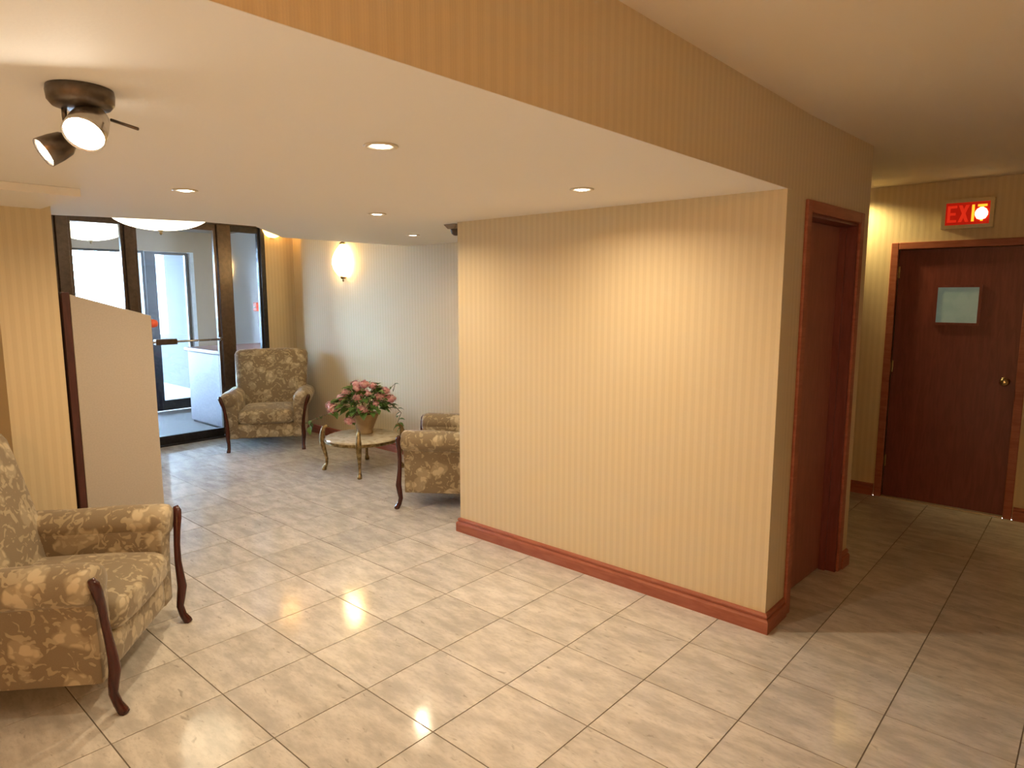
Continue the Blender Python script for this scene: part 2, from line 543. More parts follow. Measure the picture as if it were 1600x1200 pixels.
struct(box('ceiling_hall_end', (XPL, YP + 0.1, HC), (1.3, YE + 0.12, HC + 0.1), 'hall_ceiling_paint'), 'beige ceiling over the hall end', 'ceiling')

# ------------------------------------------------------------------ skirting boards
SK = [(0, 0), (0.022, 0), (0.022, 0.058), (0.017, 0.066), (0.0105, 0.069), (0.0105, 0.073), (0.014, 0.077), (0.014, 0.084), (0.009, 0.092), (0, 0.095)]
def skirting(name, p, q, nrm, label, e0=0.0, e1=0.0):
    p, q, nrm = Vector(p), Vector(q), Vector(nrm).normalized()
    d = (q - p).normalized()
    n = len(SK)
    vs_ = []
    for base, ext in ((p, -e0), (q, e1)):
        for o_, z in SK:
            c = base + nrm * (o_ + 0.0003) + d * (ext * o_ / 0.022)
            vs_.append((c.x, c.y, z))
    fs = [tuple(range(n)), tuple(range(n, 2 * n))[::-1]] + [(i, (i + 1) % n, n + (i + 1) % n, n + i) for i in range(n)]
    return struct(MB().add(vs_, fs).build(name, 'mahogany_trim'), label, 'skirting')
skirting('baseboard_partition', (XPL, YP), (XB, YP), (0, -1), 'long red-brown skirting under the striped partition', 0.022, 0.022)
skirting('baseboard_strip', (XB, YP), (XB, KY - 0.002), (1, 0), 'short red-brown skirting at the partition corner', 0.022)
skirting('baseboard_partition_end', (XPL, YP), (XPL, YL - 0.025), (-1, 0), 'skirting on the partition return', 0.022)
skirting('baseboard_hall_side', (hx(DY1 + 0.055), DY1 + 0.055), (FX, FY), (1, -0.05), 'short dark skirting past the side door', 0, 0)
skirting('baseboard_back', (-6.98, YL), (XPL - 0.001, YL), (0, -1), 'skirting along the daylit back wall')
skirting('baseboard_end_left', (XPL + 0.1, YE), (EX0 - 0.058, YE), (0, -1), 'dark skirting left of the exit door')
skirting('baseboard_end_right', (EX1 + 0.058, YE), (1.19, YE), (0, -1), 'dark skirting right of the exit door')

# ------------------------------------------------------------------ doors of the hall
# exit door: recessed leaf with casing
d1 = struct(box('door_1', (EX0 + 0.003, YE + 0.025, 0.012), (EX1 - 0.003, YE + 0.07, EZ - 0.003), 'door_veneer'), 'dark red exit door with a small wired window and knob', 'door')
cs = 0.052
for nm, a, b in (('casing', (EX0 - cs, YE - 0.016, 0), (EX0, YE + 0.03, EZ + cs)), ('casing', (EX1, YE - 0.016, 0), (EX1 + cs, YE + 0.03, EZ + cs)), ('head_casing', (EX0, YE - 0.016, EZ), (EX1, YE + 0.03, EZ + cs))):
    box(nm, a, b, 'mahogany_trim', d1, 0.005)
wx0, wx1, wz0, wz1 = -0.973, -0.719, 1.393, 1.650
box('window_pane', (wx0, YE + 0.021, wz0), (wx1, YE + 0.0248, wz1), 'wired_glass_glow', d1)
fr = MB()
for a, b in (((wx0 - 0.018, YE + 0.014, wz0 - 0.018), (wx0, YE + 0.0249, wz1 + 0.018)), ((wx1, YE + 0.014, wz0 - 0.018), (wx1 + 0.018, YE + 0.0249, wz1 + 0.018)),
             ((wx0, YE + 0.014, wz0 - 0.018), (wx1, YE + 0.0249, wz0)), ((wx0, YE + 0.014, wz1), (wx1, YE + 0.0249, wz1 + 0.018))):
    fr.box(a, b)
fr.build('window_frame', 'door_veneer', d1)
kn = MB().lathe([(0.031, 0), (0.031, 0.006), (0.012, 0.010), (0.011, 0.032), (0.020, 0.038), (0.028, 0.048), (0.028, 0.058), (0.018, 0.068), (0.004, 0.071)], 20).build('knob', 'knob_brass', d1, True)
kn.rotation_euler = (PI / 2, 0, 0)
kn.location = (-0.520, YE + 0.025, 0.985)
for z in (0.25, 1.0, 1.72):
    box('hinge', (EX0 - 0.002, YE + 0.012, z), (EX0 + 0.014, YE + 0.0249, z + 0.09), 'knob_brass', d1, 0.002)
struct(box('trim_1', (EX0, YE - 0.02, 0.0002), (EX1, YE + 0.12, 0.011), 'threshold_metal', bevel=0.003), 'pale metal threshold strip under the exit door', 'threshold')
struct(box('wall_exit_backing', (EX0 - 0.1, YE + 0.125, 0), (EX1 + 0.1, YE + 0.2, EZ + 0.1), 'vestibule_paint'), 'added backing behind the exit door that blocks sky light', 'wall')  # unseen backing added to stop sky light leaking round the door leaf
struct(box('wall_closet', (XB - 0.32, DY0 - 0.1, 0), (XB - 0.26, DY1 + 0.1, HC), 'vestibule_paint'), 'wall behind the narrow side door', 'wall')
# side door, leaf recessed in its frame
def along(y, off, z):
    return (hx(y) + off, y, z)
RD = 0.085
def hbox(y0, y1, z0, z1, o0, o1):
    return MB().prism([(hx(y0) + o0, y0), (hx(y0) + o1, y0), (hx(y1) + o1, y1), (hx(y1) + o0, y1)], z0, z1)
d2 = struct(hbox(DY0 + 0.022, DY1 - 0.022, 0.008, DZ - 0.022, -RD - 0.04, -RD).build('door_2', 'side_door_veneer'), 'narrow brown side door recessed in a red-brown frame', 'door')
for nm, a in (('casing', (DY0 - 0.05, DY0 + 0.004, 0, DZ + 0.052)), ('casing', (DY1 - 0.004, DY1 + 0.05, 0, DZ + 0.052)), ('head_casing', (DY0 + 0.004, DY1 - 0.004, DZ - 0.004, DZ + 0.052))):
    hbox(*a, 0.0004, 0.016).build(nm, 'mahogany_trim', d2, bevel=0.004)
for nm, a in (('jamb', (DY0, DY0 + 0.02, 0, DZ)), ('jamb', (DY1 - 0.02, DY1, 0, DZ)), ('head_jamb', (DY0 + 0.02, DY1 - 0.02, DZ - 0.02, DZ))):
    hbox(*a, -0.139, 0.002).build(nm, 'door_veneer', d2)
hbox(DY1 - 0.034, DY1 - 0.02, 0, DZ - 0.02, -RD + 0.001, -RD + 0.036).build('door_stop', 'door_veneer', d2)
kn = MB().lathe([(0.03, 0), (0.03, 0.006), (0.011, 0.010), (0.011, 0.03), (0.026, 0.042), (0.026, 0.052), (0.004, 0.062)], 18).build('knob', 'knob_brass', d2, True)
kn.rotation_euler = (0, PI / 2, 0)
kn.location = along(DY0 + 0.085, -RD, 0.98)

# ------------------------------------------------------------------ exit sign
sx0, sx1, sz0, sz1 = -0.975, -0.665, 2.065, 2.268
es = empty('exit_sign', ((sx0 + sx1) / 2, YE, sz0))
tag(es, 'lit red exit sign in a cream housing above the red door', 'exit sign')
W, H, D = sx1 - sx0, sz1 - sz0, 0.075
hs = MB().box((-W / 2, -D + 0.012, 0), (W / 2, -0.001, H))
b_ = 0.024
for a, c in (((-W / 2, -D, 0), (W / 2, -D + 0.012, b_)), ((-W / 2, -D, H - b_), (W / 2, -D + 0.012, H)), ((-W / 2, -D, b_), (-W / 2 + b_, -D + 0.012, H - b_)), ((W / 2 - b_, -D, b_), (W / 2, -D + 0.012, H - b_))):
    hs.box(a, c)
hs.build('housing', 'sign_housing', es)
box('red_panel', (-W / 2 + b_, -D + 0.006, b_), (W / 2 - b_, -D + 0.0118, H - b_), 'sign_red', es)
def letter(ch, cx, w, m):
    mb = MB()
    h, s = 0.115, 0.016
    z0 = H / 2 - h / 2
    y0, y1 = -D + 0.0035, -D + 0.0062
    def R(x0, za, x1, zb):
        mb.box((cx + x0, y0, z0 + za), (cx + x1, y1, z0 + zb))
    if ch == 'E':
        R(-w / 2, 0, -w / 2 + s, h); R(-w / 2 + s, 0, w / 2, s); R(-w / 2 + s, h / 2 - s / 2, w / 2 - 0.006, h / 2 + s / 2); R(-w / 2 + s, h - s, w / 2, h)
    elif ch == 'X':
        for sgn in (1, -1):
            pl = [(cx + sgn * (-w / 2), z0), (cx + sgn * (-w / 2 + s * 1.25), z0), (cx + sgn * w / 2, z0 + h), (cx + sgn * (w / 2 - s * 1.25), z0 + h)]
            mb.prism(pl, y0 + (0.0002 if sgn > 0 else 0), y1, axis=1)
    elif ch == 'I':
        R(-s / 2, 0, s / 2, h)
    else:
        R(-s / 2, 0, s / 2, h - s); R(-w / 2, h - s, w / 2, h)
    o = mb.build('letter', m, es)
letter('E', -0.092, 0.055, 'sign_letter')
letter('X', -0.022, 0.062, 'sign_letter')
letter('I', 0.033, 0.02, 'sign_letter_lit')
letter('T', 0.086, 0.055, 'sign_letter_lit')
lb = MB().lathe([(0.004, -0.03), (0.02, -0.024), (0.03, -0.006), (0.03, 0.008), (0.022, 0.024), (0.006, 0.034)], 18).build('lamp_glow', 'sign_lamp', es, True)
lb.location = (0.083, -D + 0.002, H / 2 - 0.008)
lb.scale = (1.25, 0.25, 1.3)

# ------------------------------------------------------------------ entrance glazing (inner line)
ZT = 2.36
def pane_frame(nm, y0, y1, x, frame_m, label, t=0.05, z0=0.0, z1=ZT, sill=0.09, post=0.055, head=0.07, cat='window', pane='clear_glass', kind='structure'):
    mb = MB()
    mb.box((x - t, y0, z0), (x, y0 + post, z1)).box((x - t, y1 - post, z0), (x, y1, z1))
    mb.box((x - t, y0 + post, z0), (x, y1 - post, z0 + sill)).box((x - t, y0 + post, z1 - head), (x, y1 - post, z1))
    f = struct(mb.build(nm, frame_m, bevel=0.004), label, cat)
    box('pane', (x - t * 0.55, y0 + post, z0 + sill), (x - t * 0.45, y1 - post, z1 - head), pane, f)
    return f
def post(nm, y0, y1, x, m, label, t=0.09, z1=ZT):
    return struct(box(nm, (x - t, y0, 0), (x + 0.012, y1, z1), m, bevel=0.006), label, 'post')
post('trim_2', 1.93, 2.03, XG, 'bronze_frame', 'bronze post at the left of the glass entrance, by the column')
post('trim_3', 2.515, 2.60, XG, 'bronze_frame', 'bronze post at the middle of the glass entrance, left of the push bar')
post('trim_4', 3.445, 3.595, XG, 'bronze_frame', 'wide bronze post between the glass door and its right sidelight')
post('trim_5', 3.945, 4.0, XG, 'dark_frame', 'dark end post of the glass entrance against the golden wall', 0.09)
struct(box('trim_6', (XG - 0.1, 1.03, ZT), (XG + 0.012, 4.0, HE), 'bronze_frame'), 'bronze header rail above the glass entrance', 'header')
pane_frame('window_1', 1.03, 1.93, XG - 0.02, 'bronze_frame', 'glass panel at the far left of the entrance')
pane_frame('window_2', 2.03, 2.515, XG - 0.02, 'bronze_frame', 'glass panel between two bronze posts above the podium', post=0.03)
pane_frame('window_3', 3.595, 3.945, XG - 0.02, 'dark_frame', 'narrow sidelight pane at the right of the entrance', post=0.018, sill=0.07)
d3 = empty('door_3', (XG, 2.602, 0))
struct(d3, 'bronze framed glass entrance door with a push bar', 'door')
dw = 0.842
box('stile', (-0.055, 0.002, 0.012), (-0.012, 0.03, ZT - 0.004), 'bronze_frame', d3)
box('stile', (-0.055, dw - 0.032, 0.012), (-0.012, dw - 0.002, ZT - 0.004), 'bronze_frame', d3)
box('bottom_rail', (-0.055, 0.03, 0.012), (-0.012, dw - 0.032, 0.10), 'dark_frame', d3)
box('top_rail', (-0.055, 0.03, ZT - 0.07), (-0.012, dw - 0.032, ZT - 0.004), 'bronze_frame', d3)
box('pane', (-0.036, 0.03, 0.10), (-0.030, dw - 0.032, ZT - 0.07), 'clear_glass', d3)
pb = MB().tube([(0.045, 0.05, 1.105), (0.045, dw - 0.03, 1.105)], 0.011, 12).build('push_bar', 'brushed_nickel', d3, True)
box('bracket', (-0.012, 0.12, 1.075), (0.06, 0.335, 1.135), 'bronze_frame', pb, 0.008)
box('bracket', (-0.012, dw - 0.045, 1.085), (0.055, dw - 0.015, 1.125), 'bronze_frame', pb, 0.006)
struct(box('trim_7', (XG - 0.1, 1.03, 0.0002), (XG + 0.06, 4.0, 0.011), 'dark_frame'), 'dark sill strip along the foot of the glass entrance', 'sill')

# ------------------------------------------------------------------ vestibule and the street outside
struct(box('floor_vestibule', (XO, 1.03, -0.12), (XG - 0.1, 4.62, 0.004), 'entry_mat'), 'grey matting on the vestibule floor', 'floor')
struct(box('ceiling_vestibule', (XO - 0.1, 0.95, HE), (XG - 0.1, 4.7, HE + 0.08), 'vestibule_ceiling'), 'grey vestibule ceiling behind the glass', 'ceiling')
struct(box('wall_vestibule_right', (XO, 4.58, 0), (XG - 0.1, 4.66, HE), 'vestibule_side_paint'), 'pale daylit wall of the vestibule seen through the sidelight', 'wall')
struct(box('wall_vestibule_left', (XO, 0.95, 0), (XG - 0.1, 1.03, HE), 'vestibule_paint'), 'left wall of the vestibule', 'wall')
wo = MB().box((XO - 0.1, 4.115, 0), (XO, 4.66, HE)).box((XO - 0.1, 0.95, 2.17), (XO, 4.115, HE)).box((XO - 0.1, 0.95, 0), (XO, 1.05, 2.17)).box((XO - 0.1, 2.40, 0), (XO, 2.62, 2.17))
struct(wo.build('wall_vestibule_front', 'vestibule_paint'), 'beige front wall of the vestibule around the street doors', 'wall')
pane_frame('window_4', 2.62, 3.49, XO - 0.02, 'dark_frame', 'street side glass panel bright with daylight', z1=2.17, sill=0.1, head=0.03, post=0.035)
pane_frame('window_5', 1.05, 2.40, XO - 0.02, 'dark_frame', 'added street side glass panel letting in daylight, hidden behind the podium', z1=2.17, sill=0.1, head=0.03, post=0.06)  # unseen glazing added so more daylight reaches the back wall
d4 = empty('door_4', (XO - 0.02, 3.495, 0))
struct(d4, 'dark framed glass street door beyond the vestibule', 'door')
box('stile', (-0.05, 0.0, 0.012), (0, 0.135, 2.165), 'dark_frame', d4)
box('stile', (-0.05, 0.52, 0.012), (0, 0.56, 2.165), 'dark_frame', d4)
box('bottom_rail', (-0.05, 0.135, 0.012), (0, 0.52, 0.15), 'dark_frame', d4)
box('top_rail', (-0.05, 0.135, 2.13), (0, 0.52, 2.165), 'dark_frame', d4)
box('pane', (-0.028, 0.135, 0.15), (-0.022, 0.52, 2.13), 'clear_glass', d4)
struct(box('trim_8', (XO - 0.06, 4.057, 0), (XO + 0.03, 4.114, 2.17), 'pale_jamb', bevel=0.004), 'pale jamb beside the street door', 'jamb')
hc = empty('heater_cabinet', (-8.05, 3.95, 0))
tag(hc, 'low enamel cabinet with a brown top standing in the vestibule', 'cabinet')
box('body', (-0.55, -0.40, 0.03), (0.50, 0.60, 0.90), 'cabinet_enamel', hc, 0.01)
box('plinth', (-0.53, -0.38, 0.004), (0.48, 0.58, 0.03), 'dark_frame', hc)
box('top', (-0.58, -0.43, 0.90), (0.52, 0.61, 0.945), 'ledge_wood', hc, 0.008)
al = empty('alarm_pull', (-8.72, 4.58, 1.37))
tag(al, 'small red alarm pull box on the vestibule wall', 'alarm')
box('body', (-0.045, -0.05, 0), (0.045, -0.0005, 0.12), 'red_plastic', al, 0.006)
box('handle', (-0.03, -0.062, 0.045), (0.03, -0.05, 0.065), 'trim_white', al, 0.003)
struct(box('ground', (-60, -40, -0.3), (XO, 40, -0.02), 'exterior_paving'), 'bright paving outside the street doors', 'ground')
struct(box('wall_exterior', (-14.1, 4.9, -0.02), (XO - 0.1, 5.2, 5.0), 'exterior_concrete_shade'), 'concrete wall outside the street door, darkened in colour to read as shaded', 'wall')
struct(box('roof_shade', (-13.9, 0.6, 2.62), (XO - 0.1, 4.9, 2.75), 'vestibule_ceiling'), 'added grey canopy shading the wall outside the street doors', 'canopy')  # unseen canopy, added to keep open sky off the street wall

# ------------------------------------------------------------------ recessed downlights
DL = [((-1.740, 1.343), 'recessed ceiling light nearest the camera, left of the bulkhead edge'),
      ((-3.110, 1.319), 'recessed ceiling light above the grey podium, right of the spotlight fixture'),
      ((-3.195, 2.428), 'recessed ceiling light in the middle of the lobby ceiling'),
      ((-1.783, 2.466), 'recessed ceiling light close to the striped partition'),
      ((-4.109, 3.460), 'small far recessed ceiling light over the seating corner')]
for (x, y), lab in DL:
    dn = empty('recessed_light', (x, y, HS))
    tag(dn, lab, 'downlight', 'recessed lobby downlights')
    MB().lathe([(0.052, -0.0005), (0.054, -0.004), (0.046, -0.007), (0.034, -0.003), (0.031, -0.0005)], 28, cap=False).build('trim_ring', 'trim_white', dn, True)
    MB().lathe([(0.004, -0.0075), (0.020, -0.006), (0.029, -0.0015), (0.030, -0.0006)], 24).build('bulb', 'bulb_white', dn, True)
    lamp('downlight_lamp', 'AREA', (0, 0, -0.014), P_DOWN * (0.6 if x < -4 else 1), WARM, dn, shape='DISK', size=0.06, spread=math.radians(158))

# ------------------------------------------------------------------ spotlight fixture
sf = empty('spotlight_fixture', (-1.775, 0.535, HS))
tag(sf, 'bronze ceiling spotlight fixture with two lit heads', 'spotlight')
MB().lathe([(0.066, -0.0005), (0.068, -0.012), (0.066, -0.030), (0.058, -0.040), (0.028, -0.044), (0.006, -0.045)], 36).build('canopy', 'bronze_lamp', sf, True)
def head(nm, base, c, d, m, sc=1.0):
    h_ = empty(nm)
    COL.objects.unlink(h_)
    bpy.data.objects.remove(h_)
    d = Vector(d).normalized()
    mb = MB().lathe([(0.008, -0.062), (0.020, -0.058), (0.029, -0.044), (0.033, -0.02), (0.035, 0.010), (0.0335, 0.011), (0.031, 0.004)], 26, cap=False)
    o = mb.build(nm, m, sf, True)
    q = d.to_track_quat('Z', 'Y').to_euler()
    o.location = c
    o.rotation_euler = q
    o.scale = (sc,) * 3
    MB().lathe([(0.003, 0.013), (0.02, 0.010), (0.0305, 0.003), (0.031, 0.0015)], 24).build('bulb', 'spot_bulb', o, True)
    arm = MB().tube([base, Vector(base) + Vector((0, 0, -0.02)), Vector(c) - d * 0.05 + Vector((0, 0, 0.02)), Vector(c) - d * 0.045], 0.0055, 10).build('arm', 'bronze_lamp', sf, True)
    return o
R2, F2 = Vector((0.7471, 0.6646, 0)), Vector((-0.665, 0.747, 0))
c1 = R2 * 0.022 - F2 * 0.03 + Vector((0, 0, -0.10))
d1_ = -F2 * 0.70 + R2 * 0.10 + Vector((0, 0, -0.70))
head('spot_head', tuple(R2 * 0.01 + Vector((0, 0, -0.04))), tuple(c1), d1_, 'brushed_nickel', 1.25)
c2 = -R2 * 0.085 + F2 * 0.0 + Vector((0, 0, -0.135))
d2_ = -R2 * 0.58 - F2 * 0.62 + Vector((0, 0, -0.52))
head('spot_head', tuple(-R2 * 0.04 + Vector((0, 0, -0.04))), tuple(c2), d2_, 'bronze_lamp', 0.95)
MB().tube([tuple(R2 * 0.07 - F2 * 0.01 + Vector((0, 0, -0.07))), tuple(R2 * 0.135 - F2 * 0.02 + Vector((0, 0, -0.092)))], 0.0035, 8).build('adjusting_rod', 'bronze_lamp', sf, True)
lc1 = sf.location + c1 + d1_.normalized() * 0.03
lamp('spot_lamp', 'SPOT', tuple(c1 + d1_.normalized() * 0.03), P_SPOT, (1.0, 0.86, 0.61), sf, tuple(c1 + d1_), spot_size=math.radians(105), spot_blend=0.8, shadow_soft_size=0.03)
lamp('spot_lamp', 'SPOT', tuple(c2 + d2_.normalized() * 0.03), P_SPOT, (1.0, 0.86, 0.61), sf, tuple(c2 + d2_), spot_size=math.radians(105), spot_blend=0.8, shadow_soft_size=0.03)

# ------------------------------------------------------------------ bowl pendants
def bowl(x, y, zb, R, depth, label, ceil, estrength=None):
    o = empty('bowl_pendant', (x, y, zb))
    tag(o, label, 'pendant lamp', 'alabaster bowl lamps of the entrance')
    pr = [(0.012, 0.0)] + [(R * math.sin(a), depth * (1 - math.cos(a))) for a in [k * PI / 2 / 12 for k in range(1, 13)]]
    pr += [(R - 0.008, depth + 0.004)] + [((R - 0.012) * math.sin(a), 0.01 + depth * (1 - math.cos(a))) for a in [k * PI / 2 / 8 for k in range(7, -1, -1)]]
    MB().lathe(pr, 40, cap=False).build('bowl', 'bowl_glass', o, True)
    MB().lathe([(0.004, -0.035), (0.014, -0.022), (0.008, -0.012), (0.022, -0.004), (0.022, 0.004)], 16).build('finial', 'antique_brass', o, True)
    for k in range(3):
        a = 2 * PI * k / 3 + 0.4
        MB().tube([(math.cos(a) * (R - 0.02), math.sin(a) * (R - 0.02), depth - 0.01), (math.cos(a) * 0.05, math.sin(a) * 0.05, ceil - zb - 0.03)], 0.004, 8).build('rod', 'antique_brass', o, True)
    MB().lathe([(0.07, ceil - zb - 0.001), (0.07, ceil - zb - 0.02), (0.05, ceil - zb - 0.035), (0.01, ceil - zb - 0.04)], 24).build('canopy', 'antique_brass', o, True)
    return o
bowl(-5.50, 2.13, 2.085, 0.36, 0.15, 'large glowing bowl lamp hanging just inside the entrance', HE)
bowl(-8.45, 2.53, 2.185, 0.36, 0.16, 'glowing bowl lamp hanging in the vestibule behind the glass', HE)

# ------------------------------------------------------------------ wall sconces
def sconce(loc, rz, label, m):
    sc = empty('wall_sconce', loc, rz)
    tag(sc, label, 'sconce')
    vs_, fs = [], []
    NV, NU = 18, 16
    for i in range(NV + 1):
        t = i / NV
        z = -0.185 + 0.37 * t
        w = 0.128 * (math.sin(PI * min(1, max(0, t)) ** 0.85) ** 0.8 if 0 < t < 1 else 0) + 0.002
        for k in range(NU + 1):
            a = PI * k / NU
            vs_.append((w * math.cos(a), -0.02 - w * 0.85 * math.sin(a), z))
    for i in range(NV):
        for k in range(NU):
            a = i * (NU + 1) + k
            fs.append((a, a + 1, a + NU + 2, a + NU + 1))
    MB().add(vs_, fs).build('shade', m, sc, True)
    MB().box((-0.035, -0.022, -0.15), (0.035, -0.0005, 0.15)).build('backplate', 'antique_brass', sc, bevel=0.006)
    MB().lathe([(0.002, -0.225), (0.012, -0.212), (0.007, -0.2), (0.024, -0.19), (0.032, -0.172), (0.03, -0.165)], 16, c=(0, -0.03, 0)).build('finial', 'antique_brass', sc, True)
    MB().lathe([(0.028, 0.168), (0.03, 0.178), (0.012, 0.192), (0.004, 0.2)], 16, c=(0, -0.03, 0)).build('crown', 'antique_brass', sc, True)
    return sc
sconce((-6.13, YL, 1.955), 0, 'bright teardrop wall sconce above the flower table', 'sconce_glass')
s3 = empty('half_bowl_sconce', (XG, 4.10, 2.25))
tag(s3, 'small half-bowl sconce on the golden wall beside the glass', 'sconce')
vs_, fs = [], []
for i in range(9):
    a = i / 8 * PI / 2
    r, z = 0.125 * math.sin(a) + 0.002, 0.115 * (1 - math.cos(a))
    for k in range(15):
        b = PI * k / 14
        vs_.append((0.004 + r * math.sin(b), r * math.cos(b), z))
for i in range(8):
    for k in range(14):
        a = i * 15 + k
        fs.append((a, a + 1, a + 16, a + 15))
MB().add(vs_, fs).build('shade', 'half_bowl_glass', s3, True)
MB().box((0.0005, -0.03, 0.0), (0.02, 0.03, 0.11)).build('backplate', 'antique_brass', s3, bevel=0.004)

# ------------------------------------------------------------------ hall lamps
hl = empty('flush_ceiling_lamp', (-1.70, 5.705, HC))
tag(hl, 'flush ceiling lamp round the corner lighting the end wall', 'ceiling lamp')
MB().lathe([(0.11, -0.0005), (0.11, -0.02), (0.09, -0.024)], 30).build('base', 'knob_brass', hl, True)
MB().lathe([(0.09, -0.022), (0.085, -0.035), (0.06, -0.05), (0.01, -0.055)], 30).build('shade', 'flush_glass', hl, True)
lamp('flush_lamp', 'SPOT', (0, 0, -0.075), P_HALL, (1.0, 0.76, 0.32), hl, (0.35, 0.125, -0.44), spot_size=math.radians(76), spot_blend=1.0, shadow_soft_size=0.03)

hr = empty('flush_ceiling_lamp', (0.45, -1.6, HC))  # added fill lamp, out of view, warming the hall ceiling and bulkhead
tag(hr, 'added flush ceiling lamp behind the camera, filling hall and bulkhead with warm light', 'ceiling lamp')
MB().lathe([(0.15, -0.0005), (0.15, -0.02), (0.13, -0.024)], 30).build('base', 'knob_brass', hr, True)
MB().lathe([(0.13, -0.022), (0.125, -0.05), (0.09, -0.075), (0.01, -0.085)], 30).build('shade', 'rear_fill_glass', hr, True)
lamp('flush_lamp', 'POINT', (0, 0, -0.12), P_REAR_FILL, (1.0, 0.44, 0.16), hr, shadow_soft_size=0.08)

# ------------------------------------------------------------------ ceiling camera by the partition end
sc_ = empty('security_camera', (-3.30, 3.13, HS))
tag(sc_, 'small dark security camera under the ceiling at the partition end', 'camera')
MB().prism([(-0.055, -0.001), (0.06, -0.001), (0.05, -0.032), (-0.015, -0.032)], -0.045, 0.045, axis=1).build('bracket', 'camera_mount', sc_, bevel=0.004)
MB().lathe([(0.036, -0.030), (0.037, -0.045), (0.030, -0.062), (0.016, -0.072), (0.002, -0.075)], 20, c=(0.02, 0, 0)).build('dome', 'camera_plastic', sc_, True)

# ------------------------------------------------------------------ podium
pd = empty('podium', (-4.30, 1.27, 0))
tag(pd, 'pale grey slant-topped podium with a dark wood edge beside the column', 'podium')
yl, yr, zl, zr = -0.175, 0.215, 1.600, 1.480
for nm, x0, x1 in (('side_panel', 0.225, 0.25), ('side_panel', -0.25, -0.225)):
    MB().prism([(yl, 0.0), (yr, 0.0), (yr, zr), (yl, zl)], x0, x1, axis=0).build(nm, 'podium_laminate', pd, bevel=0.003)
box('front_panel', (-0.225, yr - 0.024, 0.0), (0.225, yr - 0.001, zr - 0.03), 'podium_laminate', pd)
MB().prism([(yl, zl - 0.028), (yr - 0.002, zr - 0.028), (yr - 0.002, zr - 0.004), (yl, zl - 0.004)], -0.225, 0.225, axis=0).build('slanted_top', 'podium_laminate', pd)
box('back_edge', (-0.25, yl - 0.036, 0.0), (0.247, yl - 0.0005, zl + 0.012), 'dark_edge', pd, 0.004)
kb = MB().lathe([(0.024, 0), (0.024, 0.020), (0.018, 0.038), (0.004, 0.045)], 18).build('red_button', 'red_plastic', pd, True)
kb.rotation_euler = (-PI / 2, 0, 0)
kb.location = (0.222, yr - 0.001, zr - 0.045)

